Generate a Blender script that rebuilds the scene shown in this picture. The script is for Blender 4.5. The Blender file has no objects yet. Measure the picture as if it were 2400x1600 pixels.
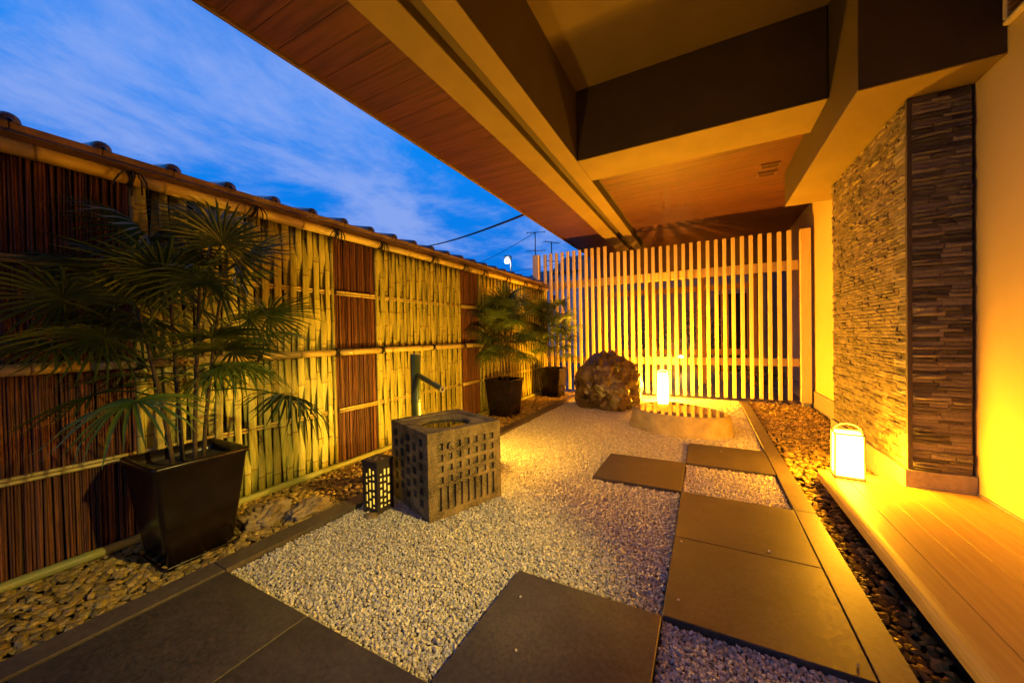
import bpy, bmesh, math, random
import numpy as np
from mathutils import Vector, Matrix, noise as mnoise
R = math.radians
rng = random.Random(7)
nr = np.random.default_rng(11)
scene = bpy.context.scene
col = scene.collection

# ------------------------------------------------------------------ camera
CAM_H = 1.05
yaw, pit, rol = R(28.025), R(-0.82), R(-1.138)
f_ = Vector((-math.sin(yaw)*math.cos(pit), math.cos(yaw)*math.cos(pit), math.sin(pit)))
r_ = Vector((math.cos(yaw), math.sin(yaw), 0)); u_ = r_.cross(f_)
r2 = math.cos(rol)*r_ + math.sin(rol)*u_; u2 = -math.sin(rol)*r_ + math.cos(rol)*u_
cam = bpy.data.cameras.new('camera'); camo = bpy.data.objects.new('camera', cam); col.objects.link(camo)
m = Matrix((r2, u2, -f_)).transposed().to_4x4(); m.translation = (0, 0, CAM_H); camo.matrix_world = m
cam.sensor_width = 36; cam.lens = 853.1/2400*36; cam.clip_start = 0.05; cam.clip_end = 3000
scene.camera = camo

# ------------------------------------------------------------------ world: dusk sky with drifting cloud
W = bpy.data.worlds.new('World'); scene.world = W; W.use_nodes = True
nt = W.node_tree; nt.nodes.clear(); N = nt.nodes.new; L = nt.links.new
out = N('ShaderNodeOutputWorld'); bg = N('ShaderNodeBackground'); L(bg.outputs[0], out.inputs[0])
sky = N('ShaderNodeTexSky'); sky.sky_type = 'NISHITA'; sky.sun_disc = False
SUN_EL, SUN_ROT = R(1.0), R(150)
sky.sun_elevation = SUN_EL; sky.sun_rotation = SUN_ROT; sky.ozone_density = 6.0; sky.air_density = 1.0; sky.dust_density = 0.4
tc = N('ShaderNodeTexCoord'); sep = N('ShaderNodeSeparateXYZ'); L(tc.outputs['Generated'], sep.inputs[0])
def math_(op, a, b=None, c=None, clamp=False):
    n = N('ShaderNodeMath'); n.operation = op; n.use_clamp = clamp
    for i, v in enumerate((a, b, c)):
        if v is None: continue
        if isinstance(v, (int, float)): n.inputs[i].default_value = v
        else: L(v, n.inputs[i])
    return n.outputs[0]
zc = math_('ADD', math_('MAXIMUM', sep.outputs[2], 0.0), 0.12)
cx = math_('DIVIDE', sep.outputs[0], zc); cy = math_('DIVIDE', sep.outputs[1], zc)
cmb = N('ShaderNodeCombineXYZ'); L(cx, cmb.inputs[0]); L(cy, cmb.inputs[1])
mp = N('ShaderNodeMapping'); mp.inputs['Rotation'].default_value = (0, 0, R(8)); mp.inputs['Scale'].default_value = (1.45, 1.0, 1)
mp.inputs['Location'].default_value = (0.55, 0.2, 0)
L(cmb.outputs[0], mp.inputs[0])
n1 = N('ShaderNodeTexNoise'); n1.inputs['Scale'].default_value = 1.15; n1.inputs['Detail'].default_value = 9; n1.inputs['Roughness'].default_value = 0.66; n1.inputs['Distortion'].default_value = 0.25
L(mp.outputs[0], n1.inputs['Vector'])
n2 = N('ShaderNodeTexNoise'); n2.inputs['Scale'].default_value = 0.42; n2.inputs['Detail'].default_value = 3
L(mp.outputs[0], n2.inputs['Vector'])
cl = math_('ADD', math_('MULTIPLY', n1.outputs[0], 0.72), math_('MULTIPLY', n2.outputs[0], 0.36))
rmp = N('ShaderNodeValToRGB'); rmp.color_ramp.elements[0].position = 0.49; rmp.color_ramp.elements[0].color = (0, 0, 0, 1)
rmp.color_ramp.elements[1].position = 0.69; rmp.color_ramp.elements[1].color = (0.74, 0.74, 0.74, 1)
rmp.color_ramp.interpolation = 'EASE'
L(cl, rmp.inputs[0])
tint = N('ShaderNodeMix'); tint.data_type = 'RGBA'; tint.blend_type = 'MULTIPLY'; tint.inputs[0].default_value = 1.0
L(sky.outputs[0], tint.inputs[6]); tint.inputs[7].default_value = (0.02, 0.10, 0.30, 1)
grd = N('ShaderNodeValToRGB'); L(sep.outputs[2], grd.inputs[0]); ge = grd.color_ramp.elements     # blue-hour gradient
ge[0].position = 0.0; ge[0].color = (0.03, 1.75, 8.2, 1); ge[1].position = 1.0; ge[1].color = (0.10, 1.7, 8.6, 1)
for p_, c_ in ((0.22, (0.03, 2.75, 11.2, 1)), (0.48, (0.05, 3.5, 13.0, 1))):
    e_ = ge.new(p_); e_.color = c_
add = N('ShaderNodeMix'); add.data_type = 'RGBA'; add.blend_type = 'ADD'; add.inputs[0].default_value = 1.0
L(grd.outputs[0], add.inputs[6]); L(tint.outputs[2], add.inputs[7])
mx = N('ShaderNodeMix'); mx.data_type = 'RGBA'; L(rmp.outputs[0], mx.inputs[0])
L(add.outputs[2], mx.inputs[6]); mx.inputs[7].default_value = (4.7, 6.4, 13.0, 1)
L(mx.outputs[2], bg.inputs[0]); bg.inputs[1].default_value = 0.068

sd = bpy.data.lights.new('sun', 'SUN'); sd.energy = 0.02; sd.angle = R(12); sd.color = (1, 0.85, 0.75)
so = bpy.data.objects.new('sun', sd); col.objects.link(so)
so.rotation_euler = (R(89), 0, R(-SUN_ROT*57.3 + 180))

scene.view_settings.view_transform = 'Standard'; scene.view_settings.look = 'None'
scene.view_settings.exposure = 0; scene.view_settings.gamma = 1; scene.view_settings.use_curve_mapping = False
scene.render.engine = 'CYCLES'
scene.cycles.use_denoising = True
scene.cycles.max_bounces = 6; scene.cycles.diffuse_bounces = 3; scene.cycles.glossy_bounces = 3
scene.cycles.sample_clamp_indirect = 6.0; scene.cycles.caustics_reflective = False; scene.cycles.caustics_refractive = False

WARM = (1.0, 0.385, 0.010)       # lantern light
WARMW = (1.0, 0.70, 0.15)        # warm white spot

# ------------------------------------------------------------------ material helpers
MATS = {}
def mat(name, c1, c2=None, scale=8.0, rough=0.6, stretch=(1, 1, 1), bump=0.0, bscale=None, rnd=0.0, island=0.0, metallic=0.0,
        spec=0.5, detail=6.0, lo=0.35, hi=0.65, coord='Object', speck=None, rough2=None, transl=0.0, coat=0.0, node=None, mottle=0.0):
    if name in MATS: return MATS[name]
    M = bpy.data.materials.new(name); M.use_nodes = True; t = M.node_tree; nodes = t.nodes; P = nodes['Principled BSDF']
    l = t.links.new; n = nodes.new
    tc = n('ShaderNodeTexCoord'); mp = n('ShaderNodeMapping'); mp.inputs['Scale'].default_value = stretch
    src = tc.outputs[coord]
    if coord == 'Object' and rnd:      # shift the pattern from one copy to the next
        oi0 = n('ShaderNodeObjectInfo'); vm = n('ShaderNodeVectorMath'); vm.operation = 'MULTIPLY_ADD'
        cb = n('ShaderNodeCombineXYZ')
        for k in range(3): l(oi0.outputs['Random'], cb.inputs[k])
        l(cb.outputs[0], vm.inputs[0]); vm.inputs[1].default_value = (37, 53, 71); l(src, vm.inputs[2]); src = vm.outputs[0]
    l(src, mp.inputs[0])
    nz = n('ShaderNodeTexNoise'); nz.inputs['Scale'].default_value = scale; nz.inputs['Detail'].default_value = detail; nz.inputs['Roughness'].default_value = 0.6
    l(mp.outputs[0], nz.inputs['Vector'])
    rp = n('ShaderNodeValToRGB'); rp.color_ramp.elements[0].position = lo; rp.color_ramp.elements[1].position = hi
    rp.color_ramp.elements[0].color = (*c1, 1); rp.color_ramp.elements[1].color = (*(c2 or c1), 1)
    l(nz.outputs[0], rp.inputs[0]); cur = rp.outputs[0]
    if speck:
        sc, cs, thr = speck
        v = n('ShaderNodeTexNoise'); v.inputs['Scale'].default_value = sc; v.inputs['Detail'].default_value = 2
        l(tc.outputs[coord], v.inputs['Vector'])
        r3 = n('ShaderNodeValToRGB'); r3.color_ramp.elements[0].position = thr; r3.color_ramp.elements[1].position = min(thr+0.08, 1)
        l(v.outputs[0], r3.inputs[0]); mm = n('ShaderNodeMix'); mm.data_type = 'RGBA'
        l(r3.outputs[0], mm.inputs[0]); l(cur, mm.inputs[6]); mm.inputs[7].default_value = (*cs, 1); cur = mm.outputs[2]
    if mottle:
        mz = n('ShaderNodeTexNoise'); mz.inputs['Scale'].default_value = 4.5; mz.inputs['Detail'].default_value = 5; mz.inputs['Roughness'].default_value = 0.65; l(mp.outputs[0], mz.inputs['Vector'])
        mr0 = n('ShaderNodeMapRange'); mr0.inputs[1].default_value = 0.3; mr0.inputs[2].default_value = 0.7; mr0.inputs[3].default_value = 1-mottle; mr0.inputs[4].default_value = 1+mottle; l(mz.outputs[0], mr0.inputs[0])
        mg = n('ShaderNodeMix'); mg.data_type = 'RGBA'; mg.blend_type = 'MULTIPLY'; mg.inputs[0].default_value = 1.0; l(cur, mg.inputs[6]); l(mr0.outputs[0], mg.inputs[7]); cur = mg.outputs[2]
    if node:
        at = n('ShaderNodeAttribute'); at.attribute_name = 'node'; mm = n('ShaderNodeMix'); mm.data_type = 'RGBA'
        l(at.outputs['Fac'], mm.inputs[0]); l(cur, mm.inputs[6]); mm.inputs[7].default_value = (*node, 1); cur = mm.outputs[2]
    if rnd or island:
        h = n('ShaderNodeHueSaturation'); amt = rnd or island
        if rnd: oi = n('ShaderNodeObjectInfo'); ro = oi.outputs['Random']
        else: g = n('ShaderNodeNewGeometry'); ro = g.outputs['Random Per Island']
        mr = n('ShaderNodeMapRange'); mr.inputs[3].default_value = 1-amt; mr.inputs[4].default_value = 1+amt; l(ro, mr.inputs[0]); l(mr.outputs[0], h.inputs['Value'])
        wn = n('ShaderNodeTexWhiteNoise'); wn.noise_dimensions = '1D'; l(ro, wn.inputs['W'])
        mr2 = n('ShaderNodeMapRange'); mr2.inputs[3].default_value = 0.5-amt*0.02; mr2.inputs[4].default_value = 0.5+amt*0.02; l(wn.outputs[0], mr2.inputs[0]); l(mr2.outputs[0], h.inputs['Hue'])
        l(cur, h.inputs['Color']); cur = h.outputs[0]
    l(cur, P.inputs['Base Color'])
    P.inputs['Roughness'].default_value = rough; P.inputs['Metallic'].default_value = metallic
    P.inputs['Specular IOR Level'].default_value = spec
    if coat: P.inputs['Coat Weight'].default_value = coat; P.inputs['Coat Roughness'].default_value = 0.05
    if rough2 is not None:
        mr = n('ShaderNodeMapRange'); mr.inputs[1].default_value = 0.35; mr.inputs[2].default_value = 0.65
        mr.inputs[3].default_value = rough; mr.inputs[4].default_value = rough2; l(nz.outputs[0], mr.inputs[0]); l(mr.outputs[0], P.inputs['Roughness'])
    if bump:
        nb = n('ShaderNodeTexNoise'); nb.inputs['Scale'].default_value = bscale or scale*3; nb.inputs['Detail'].default_value = 4
        l(mp.outputs[0], nb.inputs['Vector'])
        b = n('ShaderNodeBump'); b.inputs['Strength'].default_value = bump; b.inputs['Distance'].default_value = 0.01
        l(nb.outputs[0], b.inputs['Height']); l(b.outputs[0], P.inputs['Normal'])
    if transl:
        tr = n('ShaderNodeBsdfTranslucent'); l(cur, tr.inputs[0]); ms = n('ShaderNodeMixShader'); ms.inputs[0].default_value = transl
        l(P.outputs[0], ms.inputs[1]); l(tr.outputs[0], ms.inputs[2]); l(ms.outputs[0], nodes['Material Output'].inputs[0])
    MATS[name] = M; return M
def emit(name, c, s):
    M = bpy.data.materials.new(name); M.use_nodes = True; t = M.node_tree; t.nodes.clear()
    e = t.nodes.new('ShaderNodeEmission'); e.inputs[0].default_value = (*c, 1); e.inputs[1].default_value = s
    o = t.nodes.new('ShaderNodeOutputMaterial'); t.links.new(e.outputs[0], o.inputs[0]); MATS[name] = M; return M

m_tile = mat('paver_stone', (0.052, 0.043, 0.034), (0.094, 0.077, 0.060), 60, 0.42, bump=0.12, bscale=400, rnd=0.10, spec=0.45, speck=(260, (0.14, 0.11, 0.08), 0.62), rough2=0.60, mottle=0.24)
m_kerb = mat('kerb_stone', (0.085, 0.067, 0.048), (0.13, 0.102, 0.072), 50, 0.5, mottle=0.2, bump=0.1, bscale=350, rnd=0.08)
m_gravel = mat('white_gravel', (0.50, 0.45, 0.38), (0.73, 0.68, 0.60), 40, 0.75, island=0.32)
m_gravelbed = mat('gravel_bed_base', (0.10, 0.09, 0.075), (0.22, 0.20, 0.17), 90, 0.95)
m_pebble = mat('river_pebble', (0.15, 0.10, 0.03), (0.52, 0.37, 0.10), 9, 0.42, island=0.45, bump=0.15, bscale=60)
m_pebble1 = mat('river_pebble_single', (0.15, 0.10, 0.03), (0.52, 0.37, 0.10), 9, 0.42, rnd=0.45, bump=0.15, bscale=60)
m_soil = mat('damp_soil', (0.03, 0.024, 0.017), (0.06, 0.048, 0.034), 30, 0.95)
m_ground = mat('ground_earth', (0.05, 0.042, 0.034), (0.08, 0.07, 0.055), 3, 0.95)
m_bamboo = mat('split_bamboo', (0.22, 0.22, 0.034), (0.52, 0.465, 0.095), 5, 0.45, node=(0.15, 0.09, 0.03), stretch=(14, 14, 1.1), rnd=0.34, bump=0.08, bscale=40, lo=0.3, hi=0.7)
m_bamboo_in = mat('bamboo_inner', (0.40, 0.31, 0.13), (0.58, 0.46, 0.24), 6, 0.6, stretch=(14, 14, 1), rnd=0.3)
m_culm = mat('bamboo_culm', (0.42, 0.33, 0.085), (0.60, 0.48, 0.15), 4, 0.36, node=(0.16, 0.10, 0.03), stretch=(6, 1, 6), rnd=0.15, bump=0.05)
m_green = mat('green_bamboo', (0.055, 0.085, 0.025), (0.11, 0.14, 0.045), 6, 0.35, stretch=(4, 4, 1))
m_pipecut = mat('bamboo_cut_end', (0.55, 0.46, 0.25), (0.66, 0.57, 0.34), 30, 0.6)
m_basebam = mat('base_bamboo', (0.22, 0.25, 0.06), (0.36, 0.36, 0.10), 5, 0.45, stretch=(5, 1, 5))
m_reed = mat('brown_reed', (0.070, 0.023, 0.008), (0.18, 0.063, 0.018), 6, 0.62, stretch=(20, 20, 1.5), island=0.55)
m_black = mat('black_board', (0.008, 0.007, 0.006), (0.016, 0.013, 0.011), 8, 0.85)
m_rope = mat('black_hemp_rope', (0.010, 0.008, 0.007), (0.022, 0.018, 0.014), 60, 0.85)
m_rooft = mat('coping_tile', (0.12, 0.075, 0.045), (0.20, 0.13, 0.085), 10, 0.55, rnd=0.15)
m_cap = mat('glazed_cap', (0.05, 0.04, 0.038), (0.10, 0.08, 0.072), 12, 0.18, rnd=0.15)
m_soffit = mat('reddish_soffit_wood', (0.042, 0.016, 0.009), (0.102, 0.036, 0.017), 4.5, 0.42, stretch=(0.45, 9, 9), rnd=0.07, bump=0.04, bscale=25)
m_beam = mat('painted_beam', (0.150, 0.108, 0.040), (0.178, 0.130, 0.048), 2.5, 0.75, bump=0.03, bscale=250)
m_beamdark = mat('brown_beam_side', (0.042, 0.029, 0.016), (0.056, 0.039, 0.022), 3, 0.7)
m_ceil = mat('brown_ceiling', (0.075, 0.052, 0.026), (0.09, 0.063, 0.032), 2, 0.8, bump=0.04, bscale=200)
m_fascia = mat('dark_fascia', (0.07, 0.038, 0.022), (0.11, 0.06, 0.035), 6, 0.5)
m_plaster = mat('cream_plaster', (0.56, 0.425, 0.17), (0.61, 0.465, 0.195), 1.6, 0.85, bump=0.06, bscale=180)
m_plinth = mat('grey_plinth_stone', (0.20, 0.17, 0.14), (0.28, 0.245, 0.20), 25, 0.7, bump=0.1, bscale=200)
m_stone = mat('split_face_stone', (0.075, 0.066, 0.052), (0.215, 0.19, 0.15), 12, 0.72, rnd=0.72, bump=0.55, bscale=55)
m_stone_i = mat('split_face_stone_far', (0.060, 0.046, 0.030), (0.155, 0.120, 0.078), 12, 0.72, island=0.50, bump=0.55, bscale=55)
m_stonecore = mat('pillar_mortar', (0.055, 0.045, 0.035), (0.075, 0.06, 0.048), 20, 0.9)
m_deck = mat('deck_board', (0.41, 0.285, 0.085), (0.47, 0.335, 0.105), 5, 0.48, stretch=(10, 0.6, 10), mottle=0.10, rnd=0.06, bump=0.05, bscale=14)
m_lat = mat('pale_cedar', (0.64, 0.48, 0.20), (0.76, 0.60, 0.28), 5, 0.55, stretch=(12, 12, 0.7), rnd=0.07, bump=0.03)
m_basin = mat('mossy_granite', (0.032, 0.025, 0.010), (0.27, 0.20, 0.09), 8, 0.72, bump=0.55, bscale=110, speck=(150, (0.46, 0.36, 0.18), 0.58), detail=9)
m_water = mat('still_water', (0.012, 0.014, 0.010), (0.018, 0.02, 0.014), 3, 0.02, spec=0.6)
m_rock = mat('wet_dark_boulder', (0.022, 0.015, 0.008), (0.17, 0.11, 0.05), 6, 0.16, bump=1.0, bscale=16, detail=10, rough2=0.5)
m_slab = mat('wet_slab_stone', (0.25, 0.19, 0.11), (0.34, 0.26, 0.15), 5, 0.03, bump=0.0, detail=10)
m_slabside = mat('rough_slab_side', (0.25, 0.19, 0.11), (0.43, 0.34, 0.21), 6, 0.7, bump=0.8, bscale=28, detail=10)
m_rockS = mat('ochre_rock', (0.20, 0.14, 0.07), (0.42, 0.31, 0.16), 8, 0.6, bump=0.7, bscale=35)
m_pot = mat('black_glazed_ceramic', (0.010, 0.007, 0.006), (0.016, 0.011, 0.009), 6, 0.24, spec=0.35)
m_lampblk = mat('dark_lamp_housing', (0.045, 0.030, 0.022), (0.06, 0.042, 0.03), 20, 0.55)
m_palm = mat('fan_palm_leaf', (0.055, 0.105, 0.012), (0.11, 0.17, 0.022), 6, 0.40, rnd=0.35, transl=0.22)
m_stem = mat('fibrous_palm_stem', (0.055, 0.038, 0.018), (0.12, 0.085, 0.042), 25, 0.85, stretch=(1, 1, 4), bump=0.5)
m_frame = mat('lantern_frame_wood', (0.50, 0.36, 0.20), (0.60, 0.45, 0.27), 8, 0.5, stretch=(8, 8, 1))
m_metal = mat('grey_metal', (0.28, 0.27, 0.26), (0.34, 0.33, 0.31), 6, 0.4, metallic=0.7)
m_ventm = mat('brown_vent_metal', (0.10, 0.05, 0.025), (0.14, 0.075, 0.04), 10, 0.35)
m_ventdark = mat('vent_dark_inside', (0.006, 0.005, 0.004), (0.01, 0.008, 0.006), 10, 0.8)
m_cream = mat('cream_vent_housing', (0.68, 0.58, 0.38), (0.74, 0.63, 0.42), 4, 0.5)
m_cable = mat('black_cable', (0.012, 0.012, 0.014), (0.02, 0.02, 0.022), 20, 0.6)
m_bark = mat('dark_bark', (0.03, 0.024, 0.02), (0.06, 0.05, 0.04), 20, 0.9)
m_leaf = mat('shrub_leaf', (0.04, 0.07, 0.02), (0.09, 0.12, 0.03), 9, 0.45, island=0.4, transl=0.25)
m_siding = mat('pale_siding', (0.56, 0.54, 0.52), (0.66, 0.63, 0.60), 6, 0.7, rnd=0.08)
m_gatew = mat('red_brown_gate_wood', (0.24, 0.10, 0.035), (0.36, 0.16, 0.06), 5, 0.5, stretch=(10, 10, 0.8), rnd=0.12)
m_paveb = mat('entry_paving', (0.10, 0.085, 0.07), (0.17, 0.15, 0.125), 8, 0.6)
m_roofd = mat('far_roof', (0.03, 0.032, 0.04), (0.05, 0.052, 0.06), 6, 0.6)
m_hill = mat('far_hill', (0.02, 0.03, 0.025), (0.04, 0.05, 0.04), 0.2, 0.9)
m_entry = mat('brown_entry_wall', (0.20, 0.14, 0.08), (0.27, 0.20, 0.12), 3, 0.8)
m_glassd = mat('dark_window', (0.015, 0.014, 0.013), (0.02, 0.02, 0.018), 3, 0.08)

# ------------------------------------------------------------------ mesh helpers
class MB:
    att = None
    def __init__(s): s.v = []; s.f = []; s.mi = []
    def add(s, vs, fs, mi=0):
        o = len(s.v); s.v += [tuple(v) for v in vs]; s.f += [tuple(i+o for i in f) for f in fs]; s.mi += [mi]*len(fs)
    def box(s, x0, x1, y0, y1, z0, z1, c=0.0, mi=0):
        if c <= 0:
            vs = [(x, y, z) for z in (z0, z1) for y in (y0, y1) for x in (x0, x1)]
            s.add(vs, [(0,2,3,1),(4,5,7,6),(0,1,5,4),(2,6,7,3),(0,4,6,2),(1,3,7,5)], mi); return s
        c = min(c, (x1-x0)/2.01, (y1-y0)/2.01, (z1-z0)/2.01)
        vs = []; ix = {}
        X = (x0, x1); Y = (y0, y1); Z = (z0, z1)
        for i in (0, 1):
            for j in (0, 1):
                for k in (0, 1):
                    sx, sy, sz = (1-2*i)*c, (1-2*j)*c, (1-2*k)*c
                    for a, d in (('x', (0, sy, sz)), ('y', (sx, 0, sz)), ('z', (sx, sy, 0))):
                        ix[i, j, k, a] = len(vs); vs.append((X[i]+d[0], Y[j]+d[1], Z[k]+d[2]))
        fs = []
        for i in (0, 1): fs.append([ix[i,0,0,'x'], ix[i,1,0,'x'], ix[i,1,1,'x'], ix[i,0,1,'x']][::1 if i else -1])
        for j in (0, 1): fs.append([ix[0,j,0,'y'], ix[0,j,1,'y'], ix[1,j,1,'y'], ix[1,j,0,'y']][::1 if j else -1])
        for k in (0, 1): fs.append([ix[0,0,k,'z'], ix[1,0,k,'z'], ix[1,1,k,'z'], ix[0,1,k,'z']][::1 if k else -1])
        for i in (0, 1):
            for j in (0, 1):
                fs.append([ix[i,j,0,'x'], ix[i,j,0,'y'], ix[i,j,1,'y'], ix[i,j,1,'x']][::-1 if (i+j) % 2 == 0 else 1])
                fs.append([ix[i,0,j,'x'], ix[i,0,j,'z'], ix[i,1,j,'z'], ix[i,1,j,'x']][::1 if (i+j) % 2 == 0 else -1])
                fs.append([ix[0,i,j,'y'], ix[0,i,j,'z'], ix[1,i,j,'z'], ix[1,i,j,'y']][::-1 if (i+j) % 2 == 0 else 1])
                for k in (0, 1):
                    t = [ix[i,j,k,'x'], ix[i,j,k,'y'], ix[i,j,k,'z']]; fs.append(t if (i+j+k) % 2 else t[::-1])
        s.add(vs, fs, mi); return s
    def tube(s, pts, rad, n=8, caps=True, mi=0):
        pts = [Vector(p) for p in pts]; k = len(pts)
        rr = rad if isinstance(rad, (list, tuple)) else [rad]*k
        vs = []; fs = []; prev = None
        for i, p in enumerate(pts):
            d = (pts[min(i+1, k-1)]-pts[max(i-1, 0)]).normalized()
            if prev is None:
                a = Vector((0, 0, 1)) if abs(d.z) < 0.9 else Vector((1, 0, 0))
                e1 = d.cross(a).normalized()
            else: e1 = (prev - d*prev.dot(d)).normalized()
            prev = e1; e2 = d.cross(e1)
            for q in range(n):
                t = 2*math.pi*q/n; vs.append(p + (e1*math.cos(t)+e2*math.sin(t))*rr[i])
        for i in range(k-1):
            for q in range(n):
                fs.append((i*n+q, i*n+(q+1) % n, (i+1)*n+(q+1) % n, (i+1)*n+q))
        if caps: fs.append(tuple(range(n))[::-1]); fs.append(tuple(range((k-1)*n, k*n)))
        s.add(vs, fs, mi); return s
    def xf(s, M):
        s.v = [tuple(M @ Vector(v)) for v in s.v]; return s
    def mesh(s, name, mats, smooth=False):
        me = bpy.data.meshes.new(name); me.from_pydata(s.v, [], s.f)
        for mm in (mats if isinstance(mats, (list, tuple)) else [mats]): me.materials.append(mm)
        if any(s.mi): me.polygons.foreach_set('material_index', s.mi)
        if smooth: me.polygons.foreach_set('use_smooth', [True]*len(me.polygons))
        if s.att:
            at = me.attributes.new('node', 'FLOAT', 'POINT'); at.data.foreach_set('value', s.att)
        me.update(); return me
    def build(s, name, mats, parent=None, smooth=False): return link(name, s.mesh(name, mats, smooth), parent)
def link(name, me, parent=None, loc=None, rot=None, scale=None):
    o = bpy.data.objects.new(name, me); col.objects.link(o)
    if loc is not None: o.location = loc
    if rot is not None: o.rotation_euler = rot
    if scale is not None: o.scale = scale
    if parent is not None: o.parent = parent
    return o
def tag(o, label=None, cat=None, group=None, kind=None):
    if label: o['label'] = label
    if cat: o['category'] = cat
    if group: o['group'] = group
    if kind: o['kind'] = kind
    return o
def thing(name, label, cat, loc=(0, 0, 0), rz=0, group=None):
    o = bpy.data.objects.new(name, None); col.objects.link(o); o.location = loc; o.rotation_euler = (0, 0, rz); o.empty_display_size = 0.1
    return tag(o, label, cat, group)
def struct(name):
    o = bpy.data.objects.new(name, None); col.objects.link(o); o['kind'] = 'structure'; return o
def copy_tree(o, parent=None):
    c = o.copy(); col.objects.link(c); c.parent = parent
    for ch in list(o.children): copy_tree(ch, c)
    return c
def bevel_smooth(o, w=0.006, seg=2):
    b = o.modifiers.new('bevel', 'BEVEL'); b.width = w; b.segments = seg; b.limit_method = 'ANGLE'; return o
def ico(sub):
    bm = bmesh.new(); bmesh.ops.create_icosphere(bm, subdivisions=sub, radius=1); bm.verts.ensure_lookup_table()
    v = np.array([x.co[:] for x in bm.verts]); f = np.array([[w.index for w in q.verts] for q in bm.faces]); bm.free(); return v, f
def scatter_mesh(name, protos, P, S, Rz, mats, parent=None, smooth=False):
    """protos: list of (verts, tris); P: n,3 centres; S: n,3 scales; Rz: n,3,3 rotations -> one mesh"""
    V = []; F = []; off = 0; which = nr.integers(0, len(protos), len(P))
    for k, (pv, pf) in enumerate(protos):
        idx = np.where(which == k)[0]
        if not len(idx): continue
        v = pv[None]*S[idx][:, None, :]; v = np.einsum('nij,nvj->nvi', Rz[idx], v)+P[idx][:, None, :]
        f = pf[None]+(np.arange(len(idx))*len(pv))[:, None, None]+off
        V.append(v.reshape(-1, 3)); F.append(f.reshape(-1, 3)); off += len(idx)*len(pv)
    V = np.concatenate(V); F = np.concatenate(F).astype(np.int32)
    me = bpy.data.meshes.new(name); me.vertices.add(len(V)); me.vertices.foreach_set('co', V.astype(np.float32).ravel())
    me.loops.add(F.size); me.loops.foreach_set('vertex_index', F.ravel()); me.polygons.add(len(F))
    me.polygons.foreach_set('loop_start', np.arange(len(F), dtype=np.int32)*3)
    me.update(calc_edges=True); me.validate()
    me.polygons.foreach_set('use_smooth', [smooth]*len(F))
    me.materials.append(mats); return link(name, me, parent)
def rand_rot(n, tilt):
    a = nr.uniform(0, 2*np.pi, n); b = nr.normal(0, tilt, n); c = nr.normal(0, tilt, n)
    ca, sa, cb, sb, cc, sc = np.cos(a), np.sin(a), np.cos(b), np.sin(b), np.cos(c), np.sin(c)
    Z = np.zeros((n, 3, 3)); Z[:, 0, 0] = ca; Z[:, 0, 1] = -sa; Z[:, 1, 0] = sa; Z[:, 1, 1] = ca; Z[:, 2, 2] = 1
    X = np.zeros((n, 3, 3)); X[:, 0, 0] = 1; X[:, 1, 1] = cb; X[:, 1, 2] = -sb; X[:, 2, 1] = sb; X[:, 2, 2] = cb
    Y = np.zeros((n, 3, 3)); Y[:, 1, 1] = 1; Y[:, 0, 0] = cc; Y[:, 0, 2] = sc; Y[:, 2, 0] = -sc; Y[:, 2, 2] = cc
    return Z @ X @ Y
def recess_panel(mb, w, h, rects, depth, M, mi=0, mi_in=0, hole=False, outer=True):
    """flat panel in local (u,v,n): 0..w, 0..h, facing +n, with rectangular recesses; M maps (u,v,n) to the world of the part"""
    us = sorted({0, w, *[r[0] for r in rects], *[r[1] for r in rects]}); vs = sorted({0, h, *[r[2] for r in rects], *[r[3] for r in rects]})
    inside = lambda u, v: any(r[0] < u < r[1] and r[2] < v < r[3] for r in rects)
    for a in range(len(us)-1):
        for b in range(len(vs)-1):
            if not inside((us[a]+us[a+1])/2, (vs[b]+vs[b+1])/2):
                mb.add([M @ Vector(p) for p in ((us[a], vs[b], 0), (us[a+1], vs[b], 0), (us[a+1], vs[b+1], 0), (us[a], vs[b+1], 0))], [(0, 1, 2, 3)], mi)
    for r in rects:
        p = [(r[0], r[2]), (r[1], r[2]), (r[1], r[3]), (r[0], r[3])]
        top = [M @ Vector((*q, 0)) for q in p]; bot = [M @ Vector((*q, -depth)) for q in p]
        fs = [(i, i+4, (i+1) % 4+4, (i+1) % 4) for i in range(4)]
        if not hole: fs.append((4, 5, 6, 7))
        mb.add(top+bot, fs, mi_in)

# ================================================================== GROUND, PAVING, KERBS
g = MB().box(-60, 60, -30, 140, -0.5, -0.17).build('ground', m_ground); tag(g, kind='structure')
gb = MB().box(-1.97, 0.447, -0.4, 6.60, -0.08, -0.030).build('gravel_bed', m_gravelbed); tag(gb, kind='structure')
X0, Y0, T = -0.155, 0.84, 0.6
pav = struct('paving')
tile_me = MB().box(-0.2985, 0.2985, -0.2985, 0.2985, -0.04, 0.0, 0.0025).mesh('tile', m_tile)
for cx_, cy_ in ((0, 1), (0, 2), (0, 4), (-1, 0), (-1, 3), (-2, -1), (-3, -1), (-2, -2), (-3, -2), (-1, -2)):
    link('tile', tile_me, pav, (X0+(cx_+.5)*T, Y0+(cy_+.5)*T, rng.uniform(-.001, .001)), (0, 0, rng.choice((0, math.pi/2, math.pi))))
kerb = struct('kerb')
def kerb_run(x0, x1, y0, y1, ln, z0=-0.16, z1=0.0):
    y = y0
    while y < y1-0.01:
        e = min(y+ln, y1)
        MB().box(x0, x1, y+.0015, e-.0015, z0, z1, 0.002).build('kerb_stone', m_kerb, kerb); y = e
kerb_run(-2.085, -1.968, -0.36, 6.24, 1.2, z1=0.002)
kerb_run(0.4485, 0.550, -0.36-.9+.3, 6.45, 1.2)

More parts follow.
